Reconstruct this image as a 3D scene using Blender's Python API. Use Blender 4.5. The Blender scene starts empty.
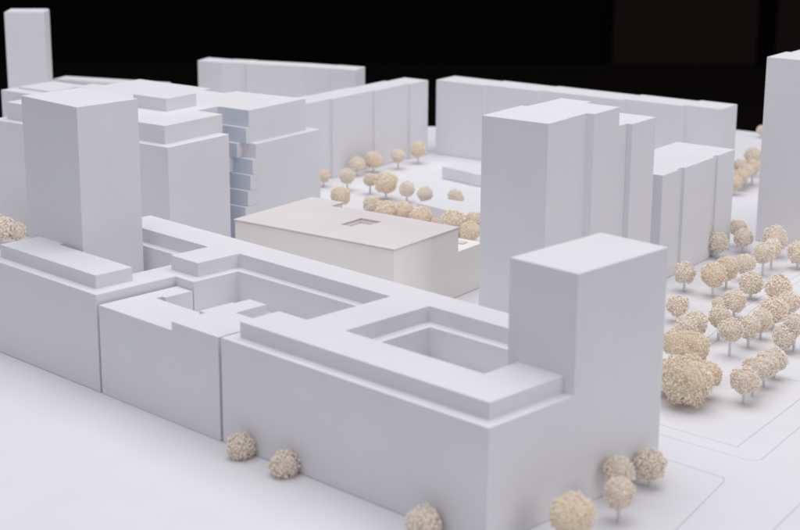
import bpy, bmesh, math, random
from mathutils import Vector, Matrix, noise

S = 0.3                      # one plan unit = 0.30 m of real model
scene = bpy.context.scene
COL = scene.collection

# ------------------------------------------------------------------ camera
cam_d = bpy.data.cameras.new('camera')
cam = bpy.data.objects.new('camera', cam_d)
COL.objects.link(cam)
CR = Vector((0.71364989, 0.70047868, 0.00578427))
CU = Vector((-0.18765931, 0.18321936, 0.96499464))
CF = Vector((-0.67489838, 0.68975379, -0.26220583))
m = Matrix.Identity(4)
for i in range(3):
    m[i][0], m[i][1], m[i][2] = CR[i], CU[i], -CF[i]
    m[i][3] = (1.41629607, -1.6252506, 1.0)[i] * S
cam.matrix_world = m
cam_d.sensor_width = 36.0
cam_d.lens = 1654.95 * 36.0 / 800.0
cam_d.clip_start = 0.02
cam_d.clip_end = 60.0
cam_d.dof.use_dof = True
cam_d.dof.focus_distance = 3.35 * S
cam_d.dof.aperture_fstop = 14.5
cam_d.dof.aperture_blades = 7
scene.camera = cam

# ------------------------------------------------------------------ light
world = bpy.data.worlds.new('World')
scene.world = world
world.use_nodes = True
bg = world.node_tree.nodes['Background']
bg.inputs['Color'].default_value = (0.83, 0.86, 1.0, 1)
bg.inputs['Strength'].default_value = 0.27

def area(name, loc, target, sx, sy, power, color):
    d = bpy.data.lights.new(name, 'AREA')
    d.shape = 'RECTANGLE'; d.size = sx; d.size_y = sy
    d.energy = power; d.color = color
    o = bpy.data.objects.new(name, d)
    COL.objects.link(o)
    o.location = loc
    o.rotation_euler = (Vector(target) - Vector(loc)).to_track_quat('-Z', 'Y').to_euler()
    return o

area('overhead_softbox', (-0.42, 0.45, 1.60), (-0.45, 0.45, 0), 1.9, 1.9, 22.5, (1.0, 0.985, 0.985))
area('side_softbox', (1.9, 0.55, 0.95), (-0.3, 0.4, 0.03), 1.2, 1.2, 8.6, (1.0, 0.96, 0.91))
area('front_softbox', (0.35, -1.75, 1.15), (-0.35, 0.35, 0.05), 1.4, 1.0, 4.8, (1.0, 0.975, 0.95))

scene.view_settings.view_transform = 'Standard'
scene.view_settings.look = 'None'
scene.view_settings.exposure = 0.19
scene.view_settings.gamma = 1.0
scene.cycles.max_bounces = 14
scene.cycles.diffuse_bounces = 12
scene.cycles.use_denoising = True

# ------------------------------------------------------------------ materials
def new_mat(name):
    mt = bpy.data.materials.new(name)
    mt.use_nodes = True
    nt = mt.node_tree
    return mt, nt, nt.nodes['Principled BSDF']

def card(name, c1, c2, grain=900.0, bump=0.05, rough=0.75, speck=0.0):
    """matt painted card: faint mottling, fine paper grain, optional specks"""
    mt, nt, p = new_mat(name)
    N, L = nt.nodes, nt.links
    tc = N.new('ShaderNodeTexCoord')
    n1 = N.new('ShaderNodeTexNoise'); n1.inputs['Scale'].default_value = 28; n1.inputs['Detail'].default_value = 5
    n2 = N.new('ShaderNodeTexNoise'); n2.inputs['Scale'].default_value = grain; n2.inputs['Detail'].default_value = 2
    L.new(tc.outputs['Object'], n1.inputs['Vector']); L.new(tc.outputs['Object'], n2.inputs['Vector'])
    mixf = N.new('ShaderNodeMath'); mixf.operation = 'MULTIPLY_ADD'
    mixf.inputs[1].default_value = 0.45; L.new(n2.outputs['Fac'], mixf.inputs[0]); 
    half = N.new('ShaderNodeMath'); half.operation = 'MULTIPLY'; half.inputs[1].default_value = 0.55
    L.new(n1.outputs['Fac'], half.inputs[0]); L.new(half.outputs[0], mixf.inputs[2])
    r = N.new('ShaderNodeValToRGB')
    r.color_ramp.elements[0].position = 0.3; r.color_ramp.elements[0].color = (*c1, 1)
    r.color_ramp.elements[1].position = 0.7; r.color_ramp.elements[1].color = (*c2, 1)
    L.new(mixf.outputs[0], r.inputs['Fac'])
    out = r.outputs['Color']
    if speck:
        v = N.new('ShaderNodeTexVoronoi'); v.inputs['Scale'].default_value = 130
        L.new(tc.outputs['Object'], v.inputs['Vector'])
        lt = N.new('ShaderNodeMath'); lt.operation = 'LESS_THAN'; lt.inputs[1].default_value = speck
        L.new(v.outputs['Distance'], lt.inputs[0])
        mx = N.new('ShaderNodeMixRGB'); mx.inputs['Color2'].default_value = (0.55, 0.53, 0.52, 1)
        L.new(lt.outputs[0], mx.inputs['Fac']); L.new(out, mx.inputs['Color1'])
        out = mx.outputs['Color']
    L.new(out, p.inputs['Base Color'])
    p.inputs['Roughness'].default_value = rough
    p.inputs['Specular IOR Level'].default_value = 0.25
    b = N.new('ShaderNodeBump'); b.inputs['Strength'].default_value = bump; b.inputs['Distance'].default_value = 0.0004
    L.new(n2.outputs['Fac'], b.inputs['Height']); L.new(b.outputs['Normal'], p.inputs['Normal'])
    return mt

M_WHITE = card('white_card', (0.73, 0.727, 0.755), (0.77, 0.767, 0.79), 1400, 0.22, 0.7)
M_BOARD = card('white_base_board', (0.74, 0.737, 0.765), (0.78, 0.777, 0.80), 900, 0.12, 0.65, 0.022)
M_BLUE_SHADE = card('blue_shade_card', (0.60, 0.645, 0.72), (0.64, 0.685, 0.755), 1400, 0.2, 0.7)  # white card with the recess's bluish shade put into its colour
M_GREY = card('grey_board', (0.69, 0.65, 0.64), (0.75, 0.71, 0.70), 1300, 0.25, 0.85, 0.03)
M_CREAM = card('cream_card', (0.875, 0.835, 0.795), (0.91, 0.87, 0.835), 1200, 0.15, 0.8)

def crown_mat(name, a, b):
    mt, nt, p = new_mat(name)
    N, L = nt.nodes, nt.links
    g = N.new('ShaderNodeNewGeometry'); oi = N.new('ShaderNodeObjectInfo')
    r = N.new('ShaderNodeValToRGB')
    r.color_ramp.elements[0].color = (*a, 1); r.color_ramp.elements[1].color = (*b, 1)
    L.new(g.outputs['Random Per Island'], r.inputs['Fac'])
    h = N.new('ShaderNodeHueSaturation')
    mr = N.new('ShaderNodeMapRange'); mr.inputs['To Min'].default_value = 0.965; mr.inputs['To Max'].default_value = 1.0
    L.new(oi.outputs['Random'], mr.inputs['Value']); L.new(mr.outputs['Result'], h.inputs['Value'])
    L.new(r.outputs['Color'], h.inputs['Color']); L.new(h.outputs['Color'], p.inputs['Base Color'])
    p.inputs['Roughness'].default_value = 0.8
    p.inputs['Specular IOR Level'].default_value = 0.2
    p.inputs['Sheen Weight'].default_value = 0.55; p.inputs['Sheen Roughness'].default_value = 0.6
    p.inputs['Sheen Tint'].default_value = (1.0, 0.93, 0.82, 1)
    tr = N.new('ShaderNodeBsdfTranslucent'); mxs = N.new('ShaderNodeMixShader'); mxs.inputs['Fac'].default_value = 0.12
    L.new(h.outputs['Color'], tr.inputs['Color'])
    L.new(p.outputs['BSDF'], mxs.inputs[1]); L.new(tr.outputs['BSDF'], mxs.inputs[2])
    L.new(mxs.outputs['Shader'], N['Material Output'].inputs['Surface'])
    return mt

M_BEIGE = crown_mat('dried_flower_beige', (0.975, 0.87, 0.755), (1.0, 0.96, 0.885))
M_YELLOW = crown_mat('dried_flower_yellow', (1.0, 0.87, 0.695), (1.0, 0.95, 0.84))
M_BROWN = crown_mat('dried_flower_brown', (0.96, 0.84, 0.715), (1.0, 0.95, 0.87))

M_PIN, _, p = new_mat('steel_pin')
p.inputs['Base Color'].default_value = (0.70, 0.71, 0.74, 1); p.inputs['Metallic'].default_value = 0.3; p.inputs['Roughness'].default_value = 0.4

def dark(name, c, rough):
    mt, nt, p = new_mat(name)
    N, L = nt.nodes, nt.links
    n = N.new('ShaderNodeTexNoise'); n.inputs['Scale'].default_value = 3
    r = N.new('ShaderNodeValToRGB')
    r.color_ramp.elements[0].color = (c[0]*.7, c[1]*.7, c[2]*.7, 1); r.color_ramp.elements[1].color = (*c, 1)
    L.new(n.outputs['Fac'], r.inputs['Fac']); L.new(r.outputs['Color'], p.inputs['Base Color'])
    p.inputs['Roughness'].default_value = rough; p.inputs['Specular IOR Level'].default_value = 0.1
    return mt
M_BLACK = dark('black_cloth', (0.004, 0.004, 0.0045), 0.95)
M_FLOOR = dark('dark_floor', (0.014, 0.008, 0.006), 0.8)
M_PANEL = dark('dark_panel', (0.036, 0.023, 0.019), 0.8)

# ------------------------------------------------------------------ helpers
TH = math.radians(8.7)
def rot(a, b):               # second street grid, turned 8.7 degrees
    return (math.cos(TH)*a - math.sin(TH)*b, math.sin(TH)*a + math.cos(TH)*b)

def tag(o, label=None, cat=None, group=None, kind=None):
    if label: o['label'] = label
    if cat: o['category'] = cat
    if group: o['group'] = group
    if kind: o['kind'] = kind
    return o

def empty(name, x, y, z=0.0):
    o = bpy.data.objects.new(name, None)
    o.empty_display_size = 0.01
    COL.objects.link(o)
    o.location = (x*S, y*S, z*S)
    return o

def prism_mesh(name, loops, z0, z1, origin=(0, 0)):
    """closed prism over a polygon with optional holes; loops in plan units"""
    bm = bmesh.new()
    rings = []
    for k, lp in enumerate(loops):
        ar = sum(lp[i][0]*lp[(i+1) % len(lp)][1] - lp[(i+1) % len(lp)][0]*lp[i][1] for i in range(len(lp)))
        if (ar < 0) != (k > 0): lp = lp[::-1]
        bot = [bm.verts.new(((x-origin[0])*S, (y-origin[1])*S, z0*S)) for x, y in lp]
        top = [bm.verts.new(((x-origin[0])*S, (y-origin[1])*S, z1*S)) for x, y in lp]
        rings.append((bot, top))
    for bot, top in rings:
        n = len(bot)
        for i in range(n):
            j = (i+1) % n
            bm.faces.new((bot[i], bot[j], top[j], top[i]))
    if len(loops) == 1:
        bm.faces.new(rings[0][1]); bm.faces.new(rings[0][0][::-1])
    else:
        for idx, nz in ((1, 1), (0, -1)):
            eds = []
            for rg in rings:
                vs = rg[idx]
                eds += [bm.edges.get((vs[i], vs[(i+1) % len(vs)])) for i in range(len(vs))]
            bmesh.ops.triangle_fill(bm, use_beauty=True, use_dissolve=False, edges=eds, normal=(0, 0, nz))
    bmesh.ops.recalc_face_normals(bm, faces=bm.faces)
    me = bpy.data.meshes.new(name)
    bm.to_mesh(me); bm.free()
    return me

def prism(name, loops, z0, z1, mat, parent=None, bevel=0.00028, flush=None):
    """loops: one polygon or [outer, hole, ...]; parented keeping plan coordinates"""
    if not isinstance(loops[0][0], (tuple, list)): loops = [loops]
    org = (parent.location.x/S, parent.location.y/S) if parent else (0, 0)
    me = prism_mesh(name, loops, z0, z1, org)
    me.materials.append(mat)
    o = bpy.data.objects.new(name, me)
    COL.objects.link(o)
    if parent: o.parent = parent
    if bevel:
        b = o.modifiers.new('soft_edge', 'BEVEL')
        b.width = bevel; b.segments = 2
        b.use_clamp_overlap = True
        if flush is None:
            b.limit_method = 'ANGLE'; b.angle_limit = math.radians(40)
        else:                    # edges where another part carries the face on stay sharp
            b.limit_method = 'WEIGHT'
            bm = bmesh.new(); bm.from_mesh(me)
            sharp = {}
            for ed in bm.edges:
                P = [(v.co.x/S+org[0], v.co.y/S+org[1], v.co.z/S) for v in ed.verts]
                on = len(ed.link_faces) == 2 and ed.calc_face_angle(0) > 0.7 and not all(flush(*q) for q in P)
                sharp[tuple(sorted(v.index for v in ed.verts))] = 1.0 if on else 0.0
            bm.free()
            at = me.attributes.new('bevel_weight_edge', 'FLOAT', 'EDGE')
            for ed in me.edges:
                at.data[ed.index].value = sharp[tuple(sorted(ed.vertices))]
    return o

def rect(a0, b0, a1, b1): return [(a0, b0), (a1, b0), (a1, b1), (a0, b1)]
def rrect(a0, b0, a1, b1): return [rot(*q) for q in rect(a0, b0, a1, b1)]
def rpoly(pts): return [rot(*q) for q in pts]
G0 = 0.0007                  # hairline gap under every block

# ------------------------------------------------------------------ setting: base board, table, dark room
BOARD = [(-3.2, -0.95), (0.95, -0.95), (0.95, 3.41), (-1.572, 3.023), (-2.317, 2.334), (-3.2, 1.52)]
ground = prism('ground', BOARD, -0.05, 0.0, M_BOARD, None, 0)
tag(ground, kind='structure')

# scored kerb and road lines, cut into the board as real grooves
def groove_bm(bm, pts, w=0.0012, d=0.002):
    for (x0, y0), (x1, y1) in zip(pts[:-1], pts[1:]):
        v = Vector((x1-x0, y1-y0)); L_ = v.length; v /= L_
        n = Vector((-v.y, v.x)) * w/2
        e = v * w * 0.45
        q = [(x0-e.x-n.x, y0-e.y-n.y), (x1+e.x-n.x, y1+e.y-n.y), (x1+e.x+n.x, y1+e.y+n.y), (x0-e.x+n.x, y0-e.y+n.y)]
        bot = [bm.verts.new((x*S, y*S, -d*S)) for x, y in q]
        top = [bm.verts.new((x*S, y*S, 0.01*S)) for x, y in q]
        bm.faces.new(bot[::-1]); bm.faces.new(top)
        for i in range(4):
            j = (i+1) % 4
            bm.faces.new((bot[i], bot[j], top[j], top[i]))
LINES = [
    [(-0.30, 0.575), (0.030, 0.588), (-0.021, 0.866), (-0.115, 1.40)],
    [(-0.30, 0.535), (0.074, 0.551), (0.089, 0.566), (0.053, 0.744), (-0.02, 1.16)],
    [(-0.021, 0.460), (0.088, 0.461), (0.097, 0.450), (0.151, 0.243), (0.30, -0.32)],
    [(0.330, -0.05), (0.251, 0.345), (0.205, 0.57), (0.06, 1.32)],
    [rot(-0.258, 1.47), rot(-0.262, 1.752), rot(-0.27, 2.4)],
    [rot(-0.150, 1.02), rot(-0.192, 1.36), rot(-0.198, 1.60), rot(-0.21, 2.2)],
    [rot(-0.172, 1.02), rot(-0.213, 1.36), rot(-0.219, 1.60), rot(-0.232, 2.2)],
    [rot(0.000, 0.944), rot(0.071, 0.950)],
]
for ln in LINES:
    bm = bmesh.new(); groove_bm(bm, ln)
    bmesh.ops.recalc_face_normals(bm, faces=bm.faces)
    me = bpy.data.meshes.new('cutter'); bm.to_mesh(me); bm.free()
    c = bpy.data.objects.new('cutter', me); COL.objects.link(c)
    md = ground.modifiers.new('cut', 'BOOLEAN'); md.operation = 'DIFFERENCE'; md.object = c
    md.solver = 'EXACT'; md.use_self = True
    bpy.context.view_layer.update()
    ev = ground.evaluated_get(bpy.context.evaluated_depsgraph_get())
    nm = bpy.data.meshes.new_from_object(ev)
    ground.modifiers.clear()
    ground.data = nm; nm.name = 'ground'
    bpy.data.objects.remove(c); bpy.data.meshes.remove(me)

table = prism('table', rect(-3.0, -0.8, 0.8, 2.0), -2.6, -0.052, M_BLACK, None, 0)
tag(table, kind='structure')
ZF = -2.7
floor = prism('floor', rect(-60, -30, 30, 60), ZF-0.1, ZF, M_FLOOR, None, 0)
tag(floor, kind='structure')

# dark wall of flat panels far behind, square to the view
fdir = Vector((CF.x, CF.y)).normalized(); rdir = Vector((CR.x, CR.y)).normalized()
cx, cy = 1.416, -1.625
WD = 25.5                    # 7.6 m behind the camera position
wall_o = fdir*WD + Vector((cx, cy))
def wall_piece(name, s0, s1, z0, z1, off, depth, mat, parent=None):
    a = wall_o + rdir*s0 - fdir*off; b = wall_o + rdir*s1 - fdir*off
    a2 = a + fdir*depth; b2 = b + fdir*depth
    return prism(name, [tuple(a), tuple(b), tuple(b2), tuple(a2)], z0, z1, mat, parent, 0)
wall = wall_piece('wall', -26, 26, ZF, 9, 0, 0.3, M_BLACK)
tag(wall, kind='structure')
for s0, s1 in ((3.25, 5.45), (5.75, 8.2)):
    wall_piece('panel', s0, s1, ZF+0.02, 9, 0.12, 0.118, M_PANEL, wall)

# ------------------------------------------------------------------ the big courtyard block in front
ZP, ZU = 0.1818, 0.2085
blk = empty('courtyard_block', -0.6, 0.2)
tag(blk, 'large white courtyard block in the foreground with two towers, setback top storey and inner courts', 'model building')
TX, TY0, TY1 = -0.1295, 0.1881, 0.4075          # near tower footprint, flush with the podium
podium_outer = [(-1.295, 0), (-0.9225, 0), (-0.9225, 0.176), (-0.8690, 0.176), (-0.8690, 0.281), (-0.512, 0.281),
                (-0.512, 0.125), (-0.5795, 0.125), (-0.5795, 0), (0, 0), (0, TY0), (0, TY1), (TX, TY1), (TX, 0.389), (-1.275, 0.389), (-1.275, 0.271),
                (-0.992, 0.271), (-0.992, 0.1065), (-1.295, 0.1065)]
podium_hole = [(-0.3805, 0.128), (-0.09, 0.128), (-0.09, TY0), (TX, TY0), (TX, 0.2835), (-0.3805, 0.2835)]
prism('podium', [podium_outer, podium_hole], G0, ZP, M_WHITE, blk, flush=lambda x, y, z: x > TX-1e-3 and y > TY0-1e-3 and z > ZP-1e-3)
for q in ([(-0.386, 0.122), (-0.084, 0.122), (-0.084, 0.2895), (-0.386, 0.2895)],):
    prism('court_bounce_floor', q, 0.09, 0.1305, M_WHITE, blk, 0)  # unseen floor, raised to bounce light onto the court walls
prism('court_bounce_floor', rect(-1.285, 0.1095, -0.998, 0.276), 0.06, 0.122, M_WHITE, blk, 0)  # hidden slab added to brighten the left court by bounce
prism('court_bounce_floor', rect(-0.875, 0.1105, -0.507, 0.288), 0.06, 0.122, M_WHITE, blk, 0)  # likewise unseen, lifted for brighter inner walls
upper = [(-0.5583, 0.0231), (-0.0199, 0.0231), (-0.0199, 0.195), (-0.1082, 0.195), (-0.1082, 0.1107), (-0.4038, 0.1107),
         (-0.4038, 0.3056), (-0.1200, 0.3056), (-0.1200, 0.3690), (-1.249, 0.3690), (-1.249, 0.2909), (-0.9679, 0.2909),
         (-0.9679, 0.2018), (-0.8885, 0.2018), (-0.8885, 0.3005), (-0.4902, 0.3005), (-0.4902, 0.1075), (-0.5583, 0.1075)]
prism('upper_storey', upper, ZP-0.003, ZU, M_WHITE, blk)
prism('roof_box', [(-1.264, 0.0231), (-0.9545, 0.0231), (-0.9545, 0.1040), (-1.185, 0.1040), (-1.185, 0.1210), (-1.264, 0.1210)],
      ZP-0.003, 0.2068, M_WHITE, blk)
t = prism('tower', rect(TX, TY0, 0, TY1), ZP, 0.3668, M_WHITE, blk, flush=lambda x, y, z: z < ZP+1e-3)
tag(t, 'slab tower standing on the near right corner of the block')
t = prism('tower', rect(-1.301, 0.1115, -1.118, 0.2505), G0, 0.478, M_WHITE, blk)
tag(t, 'tall tower rising behind the low roof box at the left end of the block')

inf = empty('infill_block', -0.75, 0.08)
tag(inf, 'lower white infill block with stepped flat roof, wedged into the front of the courtyard block', 'model building')
HW = [(-0.7080, 0), (-0.5862, 0), (-0.5862, 0.109), (-0.6720, 0.109), (-0.6720, 0.179), (-0.7180, 0.179),
      (-0.7180, 0.145), (-0.7235, 0.145), (-0.7235, 0.098)]
prism('low_wing', [(-0.9155, 0)] + HW + [(-0.880, 0.098), (-0.880, 0.112), (-0.8705, 0.112), (-0.8705, 0.1745), (-0.9155, 0.1745)],
      G0, 0.1649, M_WHITE, inf, 0)
prism('high_wing', HW[:-1] + [(-0.7235, 0.072), (-0.7080, 0.072)], 0.1649, 0.1803, M_WHITE, inf, 0)

# ------------------------------------------------------------------ warm pavilion with greyboard roof
x, y = rot(-0.95, 0.92)
pav = empty('flat_roofed_hall', x, y)
tag(pav, 'low cream hall with flat grey card roof and square roof opening', 'model building')
hall = [(-1.166, 0.797), (-0.740, 0.797), (-0.740, 1.030), (-1.048, 1.030), (-1.079, 1.024), (-1.079, 1.066), (-1.166, 1.066)]
hole = rpoly(rect(-0.956, 0.896, -0.899, 0.972))
hx, hy = rot(-0.740, 1.030)
corner = lambda x, y, z: abs(x-hx) < 2e-3 and abs(y-hy) < 2e-3
prism('wall', [rpoly(hall), hole], G0, 0.1510, M_CREAM, pav, flush=corner)
roofp = [(-1.168, 0.795), (-0.738, 0.795), (-0.738, 1.032), (-1.0475, 1.032), (-1.0475, 1.022), (-1.077, 1.022), (-1.077, 1.068), (-1.168, 1.068)]
prism('roof', [rpoly(roofp), rpoly(rect(-0.955, 0.897, -0.900, 0.971))], 0.1520, 0.1553, M_GREY, pav, 0.00012)
prism('skylight_floor', rpoly(rect(-0.9555, 0.8965, -0.8995, 0.9715)), 0.10, 0.1440, M_GREY, pav, 0)
prism('terrace', rrect(-0.86, 1.0300, -0.740, 1.13), G0, 0.1010, M_CREAM, pav, flush=corner)
prism('terrace_hatch', rrect(-0.795, 1.085, -0.765, 1.105), 0.1013, 0.1035, M_GREY, pav, 0.0001)

# ------------------------------------------------------------------ staggered slabs in the middle and on the right
x, y = rot(-0.5, 1.03)
e = empty('staggered_tower', x, y)
tag(e, 'tall white tower of two staggered halves in the centre, behind the front corner tower', 'model building')
prism('front_half', rrect(-0.598, 0.894, -0.4455, 1.0405), G0, 0.430, M_WHITE, e)
prism('rear_half', rpoly([(-0.585, 1.010), (-0.4275, 1.0425), (-0.4275, 1.146), (-0.506, 1.146), (-0.506, 1.168), (-0.578, 1.168)]), G0, 0.4302, M_WHITE, e)
x, y = rot(-0.5, 1.22)
e = empty('staggered_tower', x, y)
tag(e, 'narrower white tower block just behind and slightly lower than the central staggered tower', 'model building')
prism('front_half', rpoly([(-0.505, 1.1475), (-0.4315, 1.1475), (-0.4315, 1.1875), (-0.58, 1.1875), (-0.58, 1.1695), (-0.505, 1.1695)]), G0, 0.390, M_WHITE, e)
prism('rear_half', rrect(-0.567, 1.187, -0.4180, 1.290), G0, 0.3902, M_WHITE, e)
x, y = rot(-0.5, 1.57)
e = empty('slotted_slab', x, y)
tag(e, 'mid-height white slab with two vertical slots, right of the central towers', 'model building')
slab = [(-0.60, 1.394), (-0.447, 1.394), (-0.447, 1.472), (-0.454, 1.472), (-0.454, 1.500), (-0.446, 1.500), (-0.446, 1.650),
        (-0.453, 1.650), (-0.453, 1.674), (-0.447, 1.674), (-0.447, 1.765), (-0.551, 1.765), (-0.60, 1.765)]
prism('slab', rpoly(slab), G0, 0.243, M_WHITE, e)
x, y = rot(-0.35, 1.97)
e = empty('staggered_tower', x, y)
tag(e, 'tall white tower cut off by the right edge of the picture', 'model building')
prism('front_half', rrect(-0.430, 1.876, -0.265, 1.990), G0, 0.4508, M_WHITE, e)
prism('rear_half', rrect(-0.4175, 1.9895, -0.252, 2.11), G0, 0.4510, M_WHITE, e)

# ------------------------------------------------------------------ long slabs at the back
x, y = rot(-1.74, 1.95)
e = empty('long_slab', x, y)
tag(e, 'long white slab receding behind the park trees, left of the black gap', 'model building')
IS = ((1.60, 1.82, -1.705), (1.82, 2.01, -1.697), (2.01, 2.175, -1.689), (2.175, 2.266, -1.679))
pf = [(a, b) for b0, b1, a in IS for b in (b0, b1)]
prism('slab', rpoly(pf + [(a-0.088, b) for a, b in pf[::-1]]), G0, 0.228, M_WHITE, e)
x, y = rot(-1.2, 2.36)
e = empty('long_slab', x, y)
tag(e, 'longest white slab closing the back, from the black gap to the right', 'model building')
JS = ((-1.664, -1.490, 2.287), (-1.490, -1.310, 2.298), (-1.310, -1.040, 2.3095), (-1.040, -0.860, 2.3235), (-0.860, -0.749, 2.338))
pf = [(a, b) for a0, a1, b in JS for a in (a0, a1)]
prism('slab', rpoly(pf + [(a, b+0.100) for a, b in pf[::-1]]), G0, 0.228, M_WHITE, e)
Hf = [(-2.738, 1.690), (-2.651, 1.718), (-2.578, 1.758), (-2.411, 1.842), (-2.326, 1.875), (-2.239, 1.907)]
e = empty('long_slab', -2.5, 1.85)
tag(e, 'gently bent white slab at the far back left, seen over the roofs', 'model building')
nx, ny = -0.40, 0.916
pf = []
for i, (p0, p1) in enumerate(zip(Hf[:-1], Hf[1:])):
    o_ = 0.007 if i in (1, 4) else 0.0
    pf += [(p0[0]+nx*o_, p0[1]+ny*o_), (p1[0]+nx*o_, p1[1]+ny*o_)]
prism('slab', pf + [(a+nx*0.076, b+ny*0.076) for a, b in pf[::-1]], G0, 0.240, M_WHITE, e)

# ------------------------------------------------------------------ terraced complex on the left
x, y = rot(-1.64, 1.08)
mm = empty('terraced_complex', x, y)
tag(mm, 'broad white complex behind the left tower with setback roofs and a stepped blue-shaded recess', 'model building')
prism('podium', rpoly([(-1.9854, 0.8386), (-1.3975, 0.8386), (-1.3975, 1.0439), (-1.5074, 1.0439), (-1.5074, 1.3438), (-1.9854, 1.3438)]), G0, 0.278, M_WHITE, mm)
prism('upper_storey', rpoly([(-1.9551, 0.8622), (-1.4281, 0.8622), (-1.4281, 1.0568), (-1.5079, 1.0568), (-1.5079, 1.1327), (-1.412, 1.1327), (-1.412, 1.3481), (-1.6236, 1.3268), (-1.6264, 1.2882), (-1.703, 1.2882), (-1.703, 1.3202), (-1.9551, 1.3202)]), 0.2388, 0.3205, M_WHITE, mm)
prism('podium', rrect(-1.617, 1.1319, -1.3904, 1.3778), G0, 0.2416, M_WHITE, mm)
prism('roof_box', rrect(-1.6624, 1.001, -1.5538, 1.1049), 0.319, 0.3512, M_WHITE, mm)
TERR = [
    (0.2401, 0.2789, 1.1223, -1.4122, 1.1456),
    (0.1693, 0.2053, 1.1195, -1.3906, 1.1456),
    (0.1325, 0.1688, 1.1101, -1.3907, 1.1456),
    (0.0947, 0.132, 1.1002, -1.3908, 1.1456),
    (G0, 0.0942, 1.0908, -1.391, 1.1456),
    (0.2058, 0.2411, 1.1116, -1.4328, 1.136),
    (0.1693, 0.2049, 1.1002, -1.4518, 1.136),
]
AL = -1.5226
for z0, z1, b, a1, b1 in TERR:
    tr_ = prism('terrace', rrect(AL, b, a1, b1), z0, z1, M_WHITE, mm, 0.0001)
    prism('facade', rrect(AL, b-0.0006, a1-0.0006, b-0.00005), z0+0.0003, z1-0.0012, M_BLUE_SHADE, mm, 0)  # thin panel added to carry the painted bluish shade
prism('facade', rrect(-1.5071, 1.1321, -1.4128, 1.1327), 0.2794, 0.319, M_BLUE_SHADE, mm, 0)  # added panel, same painted shade on the upper storey

x, y = rot(-2.33, 1.35)
e = empty('stepped_block', x, y)
tag(e, 'white block with a low second roof level, half hidden behind the left tower', 'model building')
prism('main_volume', rrect(-2.445, 1.268, -2.21, 1.46), G0, 0.250, M_WHITE, e)
prism('roof_box', rrect(-2.42, 1.31, -2.29, 1.44), 0.249, 0.2560, M_WHITE, e)
prism('roof_box', rrect(-2.272, 1.385, -2.212, 1.455), 0.249, 0.2610, M_WHITE, e)
e = empty('far_tower', -2.9, 1.19)
tag(e, 'slim white tower standing alone against black at the top left', 'model building')
prism('shaft', [(-2.942, 1.117), (-2.861, 1.204), (-2.918, 1.262), (-2.999, 1.175)], G0, 0.420, M_WHITE, e)
prism('roof_slab', [(-2.940, 1.121), (-2.865, 1.204), (-2.918, 1.258), (-2.995, 1.175)], 0.4195, 0.4225, M_WHITE, e)
e = empty('low_slab', -2.9, 1.48)
tag(e, 'low white slab beside the slim far tower, ending behind the terraced complex', 'model building')
prism('slab', [(-3.051, 1.349), (-2.711, 1.512), (-2.745, 1.585), (-3.085, 1.422)], G0, 0.180, M_WHITE, e)
prism('parapet', [(-3.048, 1.354), (-2.713, 1.515), (-2.716, 1.521), (-3.051, 1.360)], 0.1795, 0.1825, M_WHITE, e, 0.0001)

# low pieces in the park
x, y = rot(-1.3, 2.03)
e = empty('low_pavilion', x, y)
tag(e, 'low white box with a bent front in the park before the longest slab', 'model building')
prism('wing', rpoly([(-1.446, 2.004), (-1.334, 1.984), (-1.334, 2.08), (-1.446, 2.08)]), G0, 0.035, M_WHITE, e)
prism('wing', rrect(-1.3335, 1.978, -1.14, 2.075), G0, 0.0345, M_WHITE, e)
x, y = rot(-1.12, 1.65)
e = empty('low_platform', x, y)
tag(e, 'flat white platform edge behind the yellow bushes at the back of the hall', 'model building')
prism('slab', rpoly([(-1.262, 1.617), (-0.98, 1.558), (-0.98, 1.700), (-1.25, 1.705)]), G0, 0.0265, M_WHITE, e)

# ------------------------------------------------------------------ trees: dried flower heads on steel pins
def crown_mesh(name, seed, n, ln, rad, lump):
    rnd = random.Random(seed)
    bm = bmesh.new()
    off = Vector((rnd.uniform(-50, 50), rnd.uniform(-50, 50), rnd.uniform(-50, 50)))
    def shape(d):
        return 1.0 + lump*noise.noise(d*1.6 + off) + 0.5*lump*noise.noise(d*4.0 + off)
    core = bmesh.ops.create_icosphere(bm, subdivisions=3, radius=1.0)
    for v in core['verts']:
        d = v.co.normalized(); v.co = d * 0.82 * shape(d)
    ga = math.pi*(3-math.sqrt(5))
    for i in range(n):
        zz = 1-2*(i+0.5)/n; rr = math.sqrt(max(0, 1-zz*zz)); th = ga*i
        d = Vector((rr*math.cos(th), rr*math.sin(th), zz)) + Vector([rnd.gauss(0, 0.045) for _ in range(3)])
        d.normalize()
        c0 = d*shape(d)*rnd.uniform(0.90, 1.05)
        tng = d.cross(Vector([rnd.gauss(0, 1) for _ in range(3)])).normalized()
        ax = (tng + d*rnd.uniform(-0.5, 0.9)).normalized()
        sd = ax.cross(d).normalized()
        l_ = ln*rnd.uniform(0.6, 1.35); r_ = rad*rnd.uniform(0.7, 1.25)
        bend = rnd.uniform(0.15, 0.55)*l_
        up = sd.cross(ax).normalized()
        rings = []
        for k, (s, w) in enumerate(((-0.5, 0.55), (-0.2, 1.0), (0.2, 1.0), (0.5, 0.6))):
            cen = c0 + ax*l_*s - d*bend*(s*s*4-0.3)*0.5 + sd*bend*math.sin(s*5+i)*0.35
            rings.append([bm.verts.new(cen + (sd*math.cos(q*math.tau/5) + up*math.sin(q*math.tau/5))*r_*w) for q in range(5)])
        for A, B in zip(rings[:-1], rings[1:]):
            for q in range(5):
                bm.faces.new((A[q], A[(q+1) % 5], B[(q+1) % 5], B[q]))
        bm.faces.new(rings[0][::-1]); bm.faces.new(rings[-1])
    bmesh.ops.recalc_face_normals(bm, faces=bm.faces)
    for f_ in bm.faces: f_.smooth = True
    me = bpy.data.meshes.new(name); bm.to_mesh(me); bm.free()
    return me

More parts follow.
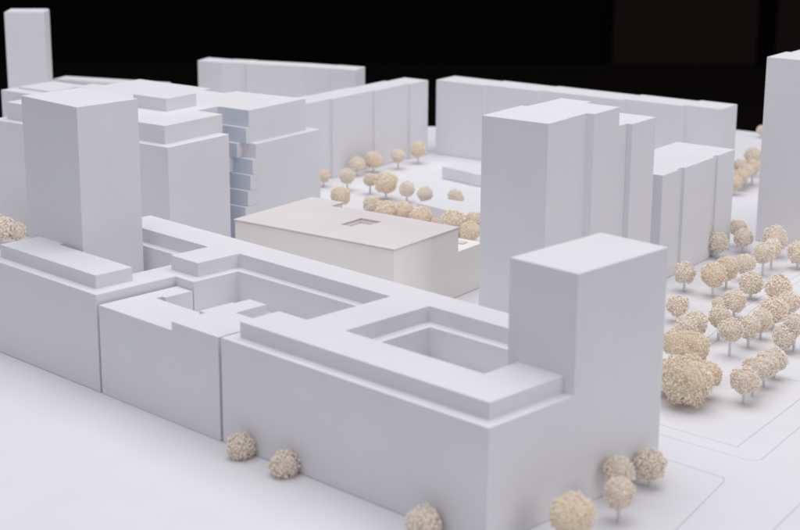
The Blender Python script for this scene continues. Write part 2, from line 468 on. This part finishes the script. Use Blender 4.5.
CROWNS = {'b': [], 'y': [], 'n': [], 'Y': []}
me = crown_mesh('crown', 301, 1500, 0.125, 0.033, 0.26); me.materials.append(M_YELLOW); CROWNS['Y'].append(me)
for s_ in range(5):
    me = crown_mesh('crown', 11+s_, 400, 0.235, 0.060, 0.21); me.materials.append(M_BEIGE); CROWNS['b'].append(me)
for s_ in range(4):
    me = crown_mesh('crown', 51+s_, 700, 0.18, 0.047, 0.15); me.materials.append(M_YELLOW); CROWNS['y'].append(me)
for s_ in range(3):
    me = crown_mesh('crown', 81+s_, 215, 0.31, 0.080, 0.18); me.materials.append(M_BROWN); CROWNS['n'].append(me)

def pin_mesh():
    bm = bmesh.new()
    bmesh.ops.create_cone(bm, cap_ends=True, segments=12, radius1=1, radius2=0.92, depth=1.0)
    bmesh.ops.translate(bm, verts=bm.verts, vec=(0, 0, 0.5))
    for f_ in bm.faces: f_.smooth = len(f_.verts) == 4
    me = bpy.data.meshes.new('trunk'); bm.to_mesh(me); bm.free()
    me.materials.append(M_PIN)
    return me
PIN = pin_mesh()
rt = random.Random(5)
def tree(x, y, z, r, kind, label, group, poke=0.0):
    e = empty('model_tree', x, y, 0)
    tag(e, label, 'model tree', group)
    c = bpy.data.objects.new('crown', rt.choice(CROWNS[kind])); COL.objects.link(c); c.parent = e
    c.location = (0, 0, z*S)
    k = r*S*(1.07 if group == GR else 1.02)
    c.scale = (k*rt.uniform(0.95, 1.06), k*rt.uniform(0.95, 1.06), k*rt.uniform(0.9, 1.03))
    c.rotation_euler = (rt.uniform(-0.5, 0.5), rt.uniform(-0.5, 0.5), rt.uniform(0, 6.28))
    p_ = bpy.data.objects.new('trunk', PIN); COL.objects.link(p_); p_.parent = e
    h = z + poke*r*1.22 if poke else z + 0.3*r
    p_.scale = (0.0029*S, 0.0029*S, h*S)
    return e

GR, GP, GY, GF = 'pin trees in the grove on the right', 'pin trees in the park behind the hall', 'yellow bushes behind the hall', 'pin trees along the front facades'
TREES = [
    (-0.570, 1.292, 0.0424, 0.0218, 'b', 'single round tree nearest the slotted slab, right of the front tower', GR, 0),
    (-0.680, 1.583, 0.0398, 0.0234, 'b', 'round tree at the far corner of the slotted slab', GR, 0),
    (-0.706, 1.708, 0.0467, 0.0204, 'b', 'rear upper tree of the merged pair between slotted slab and right tower', GR, 0),
    (-0.664, 1.666, 0.0383, 0.0214, 'b', 'front lower tree of the merged pair between slotted slab and right tower', GR, 0),
    (-0.590, 1.687, 0.0460, 0.0258, 'b', 'large round tree closest to the foot of the right tower', GR, 0),
    (-0.520, 1.526, 0.0531, 0.0225, 'b', 'round tree on a tall pin in front of the tree at the right tower', GR, 0),
    (-0.536, 1.586, 0.0507, 0.0206, 'b', 'tree half hidden between the two round trees before the right tower', GR, 0),
    (-0.496, 1.634, 0.0390, 0.0229, 'b', 'tree cut by the right picture edge, below the right tower', GR, 0),
    (-0.504, 1.304, 0.0480, 0.0259, 'y', 'pale yellow tree, front one of the row of three merging crowns', GR, 0),
    (-0.517, 1.375, 0.0465, 0.0230, 'y', 'middle tree of the row of three merging crowns', GR, 0),
    (-0.525, 1.458, 0.0398, 0.0201, 'b', 'small rear tree of the row of three merging crowns', GR, 0),
    (-0.437, 1.347, 0.0360, 0.0236, 'b', 'lone tree just right of and below the three merging crowns', GR, 0),
    (-0.370, 1.348, 0.0389, 0.0244, 'n', 'brownish tree with the pin tip poking out of its top, near the right edge', GR, 1),
    (-0.382, 1.201, 0.0375, 0.0217, 'b', 'round tree at the upper end of the grove middle, above the two overlapping crowns', GR, 0),
    (-0.401, 1.172, 0.0330, 0.0125, 'b', 'small crown peeking out between the grove trees, left of the round upper one', GR, 0),
    (-0.448, 1.094, 0.0351, 0.0205, 'n', 'spiky tree right beside the front tower wall, above the yellow clump', GR, 0),
    (-0.345, 1.008, 0.0409, 0.0216, 'b', 'right one of two pale crowns just above the yellow clump', GR, 0),
    (-0.330, 0.951, 0.0415, 0.0223, 'b', 'left one of two pale crowns just above the yellow clump', GR, 0),
    (-0.294, 0.857, 0.0466, 0.0207, 'y', 'yellow tree at the back of the clump against the front tower edge', GR, 0),
    (-0.219, 0.811, 0.0627, 0.0290, 'Y', 'tall yellow tree rising behind the biggest yellow crown', GR, 0),
    (-0.144, 0.690, 0.0483, 0.0403, 'Y', 'biggest yellow crown beside the front tower', GR, 0),
    (-0.143, 0.751, 0.0439, 0.0231, 'y', 'yellow tree peeking out right of the biggest yellow crown', GR, 0),
    (-0.202, 0.717, 0.0366, 0.0268, 'y', 'yellow tree mostly hidden between biggest yellow crown and front tower', GR, 0),
    (-0.320, 1.052, 0.0489, 0.0207, 'b', 'rear tree of two overlapping crowns in the middle of the grove', GR, 0),
    (-0.247, 0.982, 0.0532, 0.0211, 'b', 'front tree of two overlapping crowns in the middle of the grove', GR, 0),
    (-0.251, 1.052, 0.0422, 0.0205, 'b', 'first and nearest tree of the diagonal row of four at mid right', GR, 0),
    (-0.265, 1.118, 0.0385, 0.0198, 'b', 'second tree of the diagonal row of four at mid right', GR, 0),
    (-0.283, 1.193, 0.0406, 0.0242, 'n', 'third and largest tree of the diagonal row of four at mid right', GR, 0),
    (-0.303, 1.284, 0.0341, 0.0207, 'b', 'fourth and farthest tree of the diagonal row of four at mid right', GR, 0),
    (-0.188, 1.078, 0.0321, 0.0213, 'b', 'pale low tree below the diagonal row, close to the right edge', GR, 0),
    (-0.178, 1.100, 0.0537, 0.0213, 'b', 'tree cut by the right edge behind the pale low tree', GR, 0),
    (-0.079, 0.773, 0.0444, 0.0229, 'b', 'nearest tree of the lower row of four, right of the yellow clump', GR, 0),
    (-0.091, 0.820, 0.0501, 0.0196, 'b', 'second tree of the lower row of four, right of the yellow clump', GR, 0),
    (-0.102, 0.874, 0.0420, 0.0217, 'b', 'third tree of the lower row of four, right of the yellow clump', GR, 0),
    (-0.115, 0.929, 0.0360, 0.0203, 'b', 'farthest tree of the lower row of four, right of the yellow clump', GR, 0),
    (-1.134, 2.433, 0.0594, 0.0230, 'b', 'topmost far tree seen in the gap left of the right tower', GR, 0),
    (-1.098, 2.316, 0.0513, 0.0183, 'b', 'upper left tree of the far cluster left of the right tower', GR, 0),
    (-1.057, 2.283, 0.0485, 0.0181, 'b', 'middle tree of the far cluster left of the right tower', GR, 0),
    (-1.067, 2.329, 0.0518, 0.0197, 'y', 'yellowish right tree of the far cluster left of the right tower', GR, 0),
    (-1.049, 2.241, 0.0402, 0.0194, 'y', 'lower left tree of the far cluster left of the right tower', GR, 0),
    (-1.030, 2.184, 0.0337, 0.0192, 'y', 'lowest tree of the far cluster, peeking past the slotted slab', GR, 0),
    (-1.440, 2.960, 0.0263, 0.0146, 'b', 'tiny tree at the far board edge beside the right tower top', GR, 0),
    (-1.887, 1.444, 0.0319, 0.0167, 'b', 'leftmost park tree, half hidden by the terraced complex', GP, 0),
    (-1.807, 1.459, 0.0414, 0.0206, 'b', 'pale tree on a thin pin, second from the terraced complex', GP, 0),
    (-1.926, 1.613, 0.0348, 0.0201, 'b', 'pale tree against the receding slab, left of the yellow one', GP, 0),
    (-1.925, 1.677, 0.0378, 0.0246, 'y', 'yellowish larger tree against the foot of the receding slab', GP, 0),
    (-1.909, 1.763, 0.0405, 0.0190, 'b', 'small tree before the receding slab, second from its far end', GP, 0),
    (-1.925, 1.864, 0.0430, 0.0223, 'y', 'yellow ball tree at the far end of the receding slab', GP, 0),
    (-1.729, 1.471, 0.0416, 0.0177, 'b', 'small tree touching the left of the big yellow park tree', GP, 0),
    (-1.657, 1.460, 0.0458, 0.0296, 'y', 'biggest yellow tree in the park, behind the hall roof', GP, 0),
    (-1.591, 1.473, 0.0378, 0.0200, 'b', 'small beige tree right of the big yellow park tree', GP, 0),
    (-1.530, 1.479, 0.0329, 0.0199, 'b', 'beige tree with pointed foot left of the platform', GP, 0),
    (-1.457, 1.520, 0.0298, 0.0198, 'b', 'half crown showing above the white platform', GP, 0),
    (-1.635, 1.271, 0.0439, 0.0247, 'y', 'yellow tree behind the notch in the hall roof', GP, 0),
    (-1.532, 1.282, 0.0369, 0.0218, 'b', 'beige tree behind the hall roof, left of the yellow bushes', GP, 0),
    (-1.460, 1.263, 0.0339, 0.0266, 'y', 'first yellow bush from the left behind the hall', GY, 0),
    (-1.428, 1.296, 0.0339, 0.0240, 'y', 'second yellow bush from the left behind the hall', GY, 0),
    (-1.362, 1.289, 0.0309, 0.0263, 'y', 'third yellow bush from the left behind the hall', GY, 0),
    (-1.330, 1.306, 0.0206, 0.0125, 'y', 'smallest yellow bush behind the hall, in the dip of the row', GY, 0),
    (-1.257, 1.293, 0.0330, 0.0307, 'y', 'largest yellow bush behind the hall, near its right corner', GY, 0),
    (-1.236, 1.344, 0.0331, 0.0223, 'y', 'rear yellow bush beside the central tower edge', GY, 0),
    (-1.182, 1.272, 0.0300, 0.0230, 'y', 'yellow bush above the hall terrace, next to the central tower', GY, 0),
    (-1.945, 0.447, 0.0444, 0.0298, 'n', 'large brown-yellow crown at the left picture edge behind the block', None, 0),
    (-1.936, 0.484, 0.0310, 0.0204, 'n', 'smaller brownish crown between the left picture edge and left tower', None, 0),
    (-0.509, -0.022, 0.0185, 0.0220, 'n', 'brown crown at the foot of the facade next to the dark seam', GF, 0),
    (-0.404, -0.022, 0.0180, 0.0215, 'n', 'second brown crown along the long front facade', GF, 0),
    (-0.095, -0.030, 0.0190, 0.0240, 'n', 'brown crown with a pin tip at the bottom edge, left of the corner', GF, 1),
    (0.075, 0.097, 0.0461, 0.0311, 'y', 'large yellow crown at the bottom edge, right of the block corner', GF, 0),
    (0.026, 0.272, 0.0478, 0.0226, 'b', 'rear crown of the overlapping pair before the near tower', GF, 0),
    (0.074, 0.209, 0.0457, 0.0219, 'b', 'front crown of the overlapping pair before the near tower', GF, 0),
    (0.027, 0.350, 0.0358, 0.0224, 'n', 'brown tree standing alone at the right corner of the near tower', GF, 1),
]
for a in TREES: tree(*a)
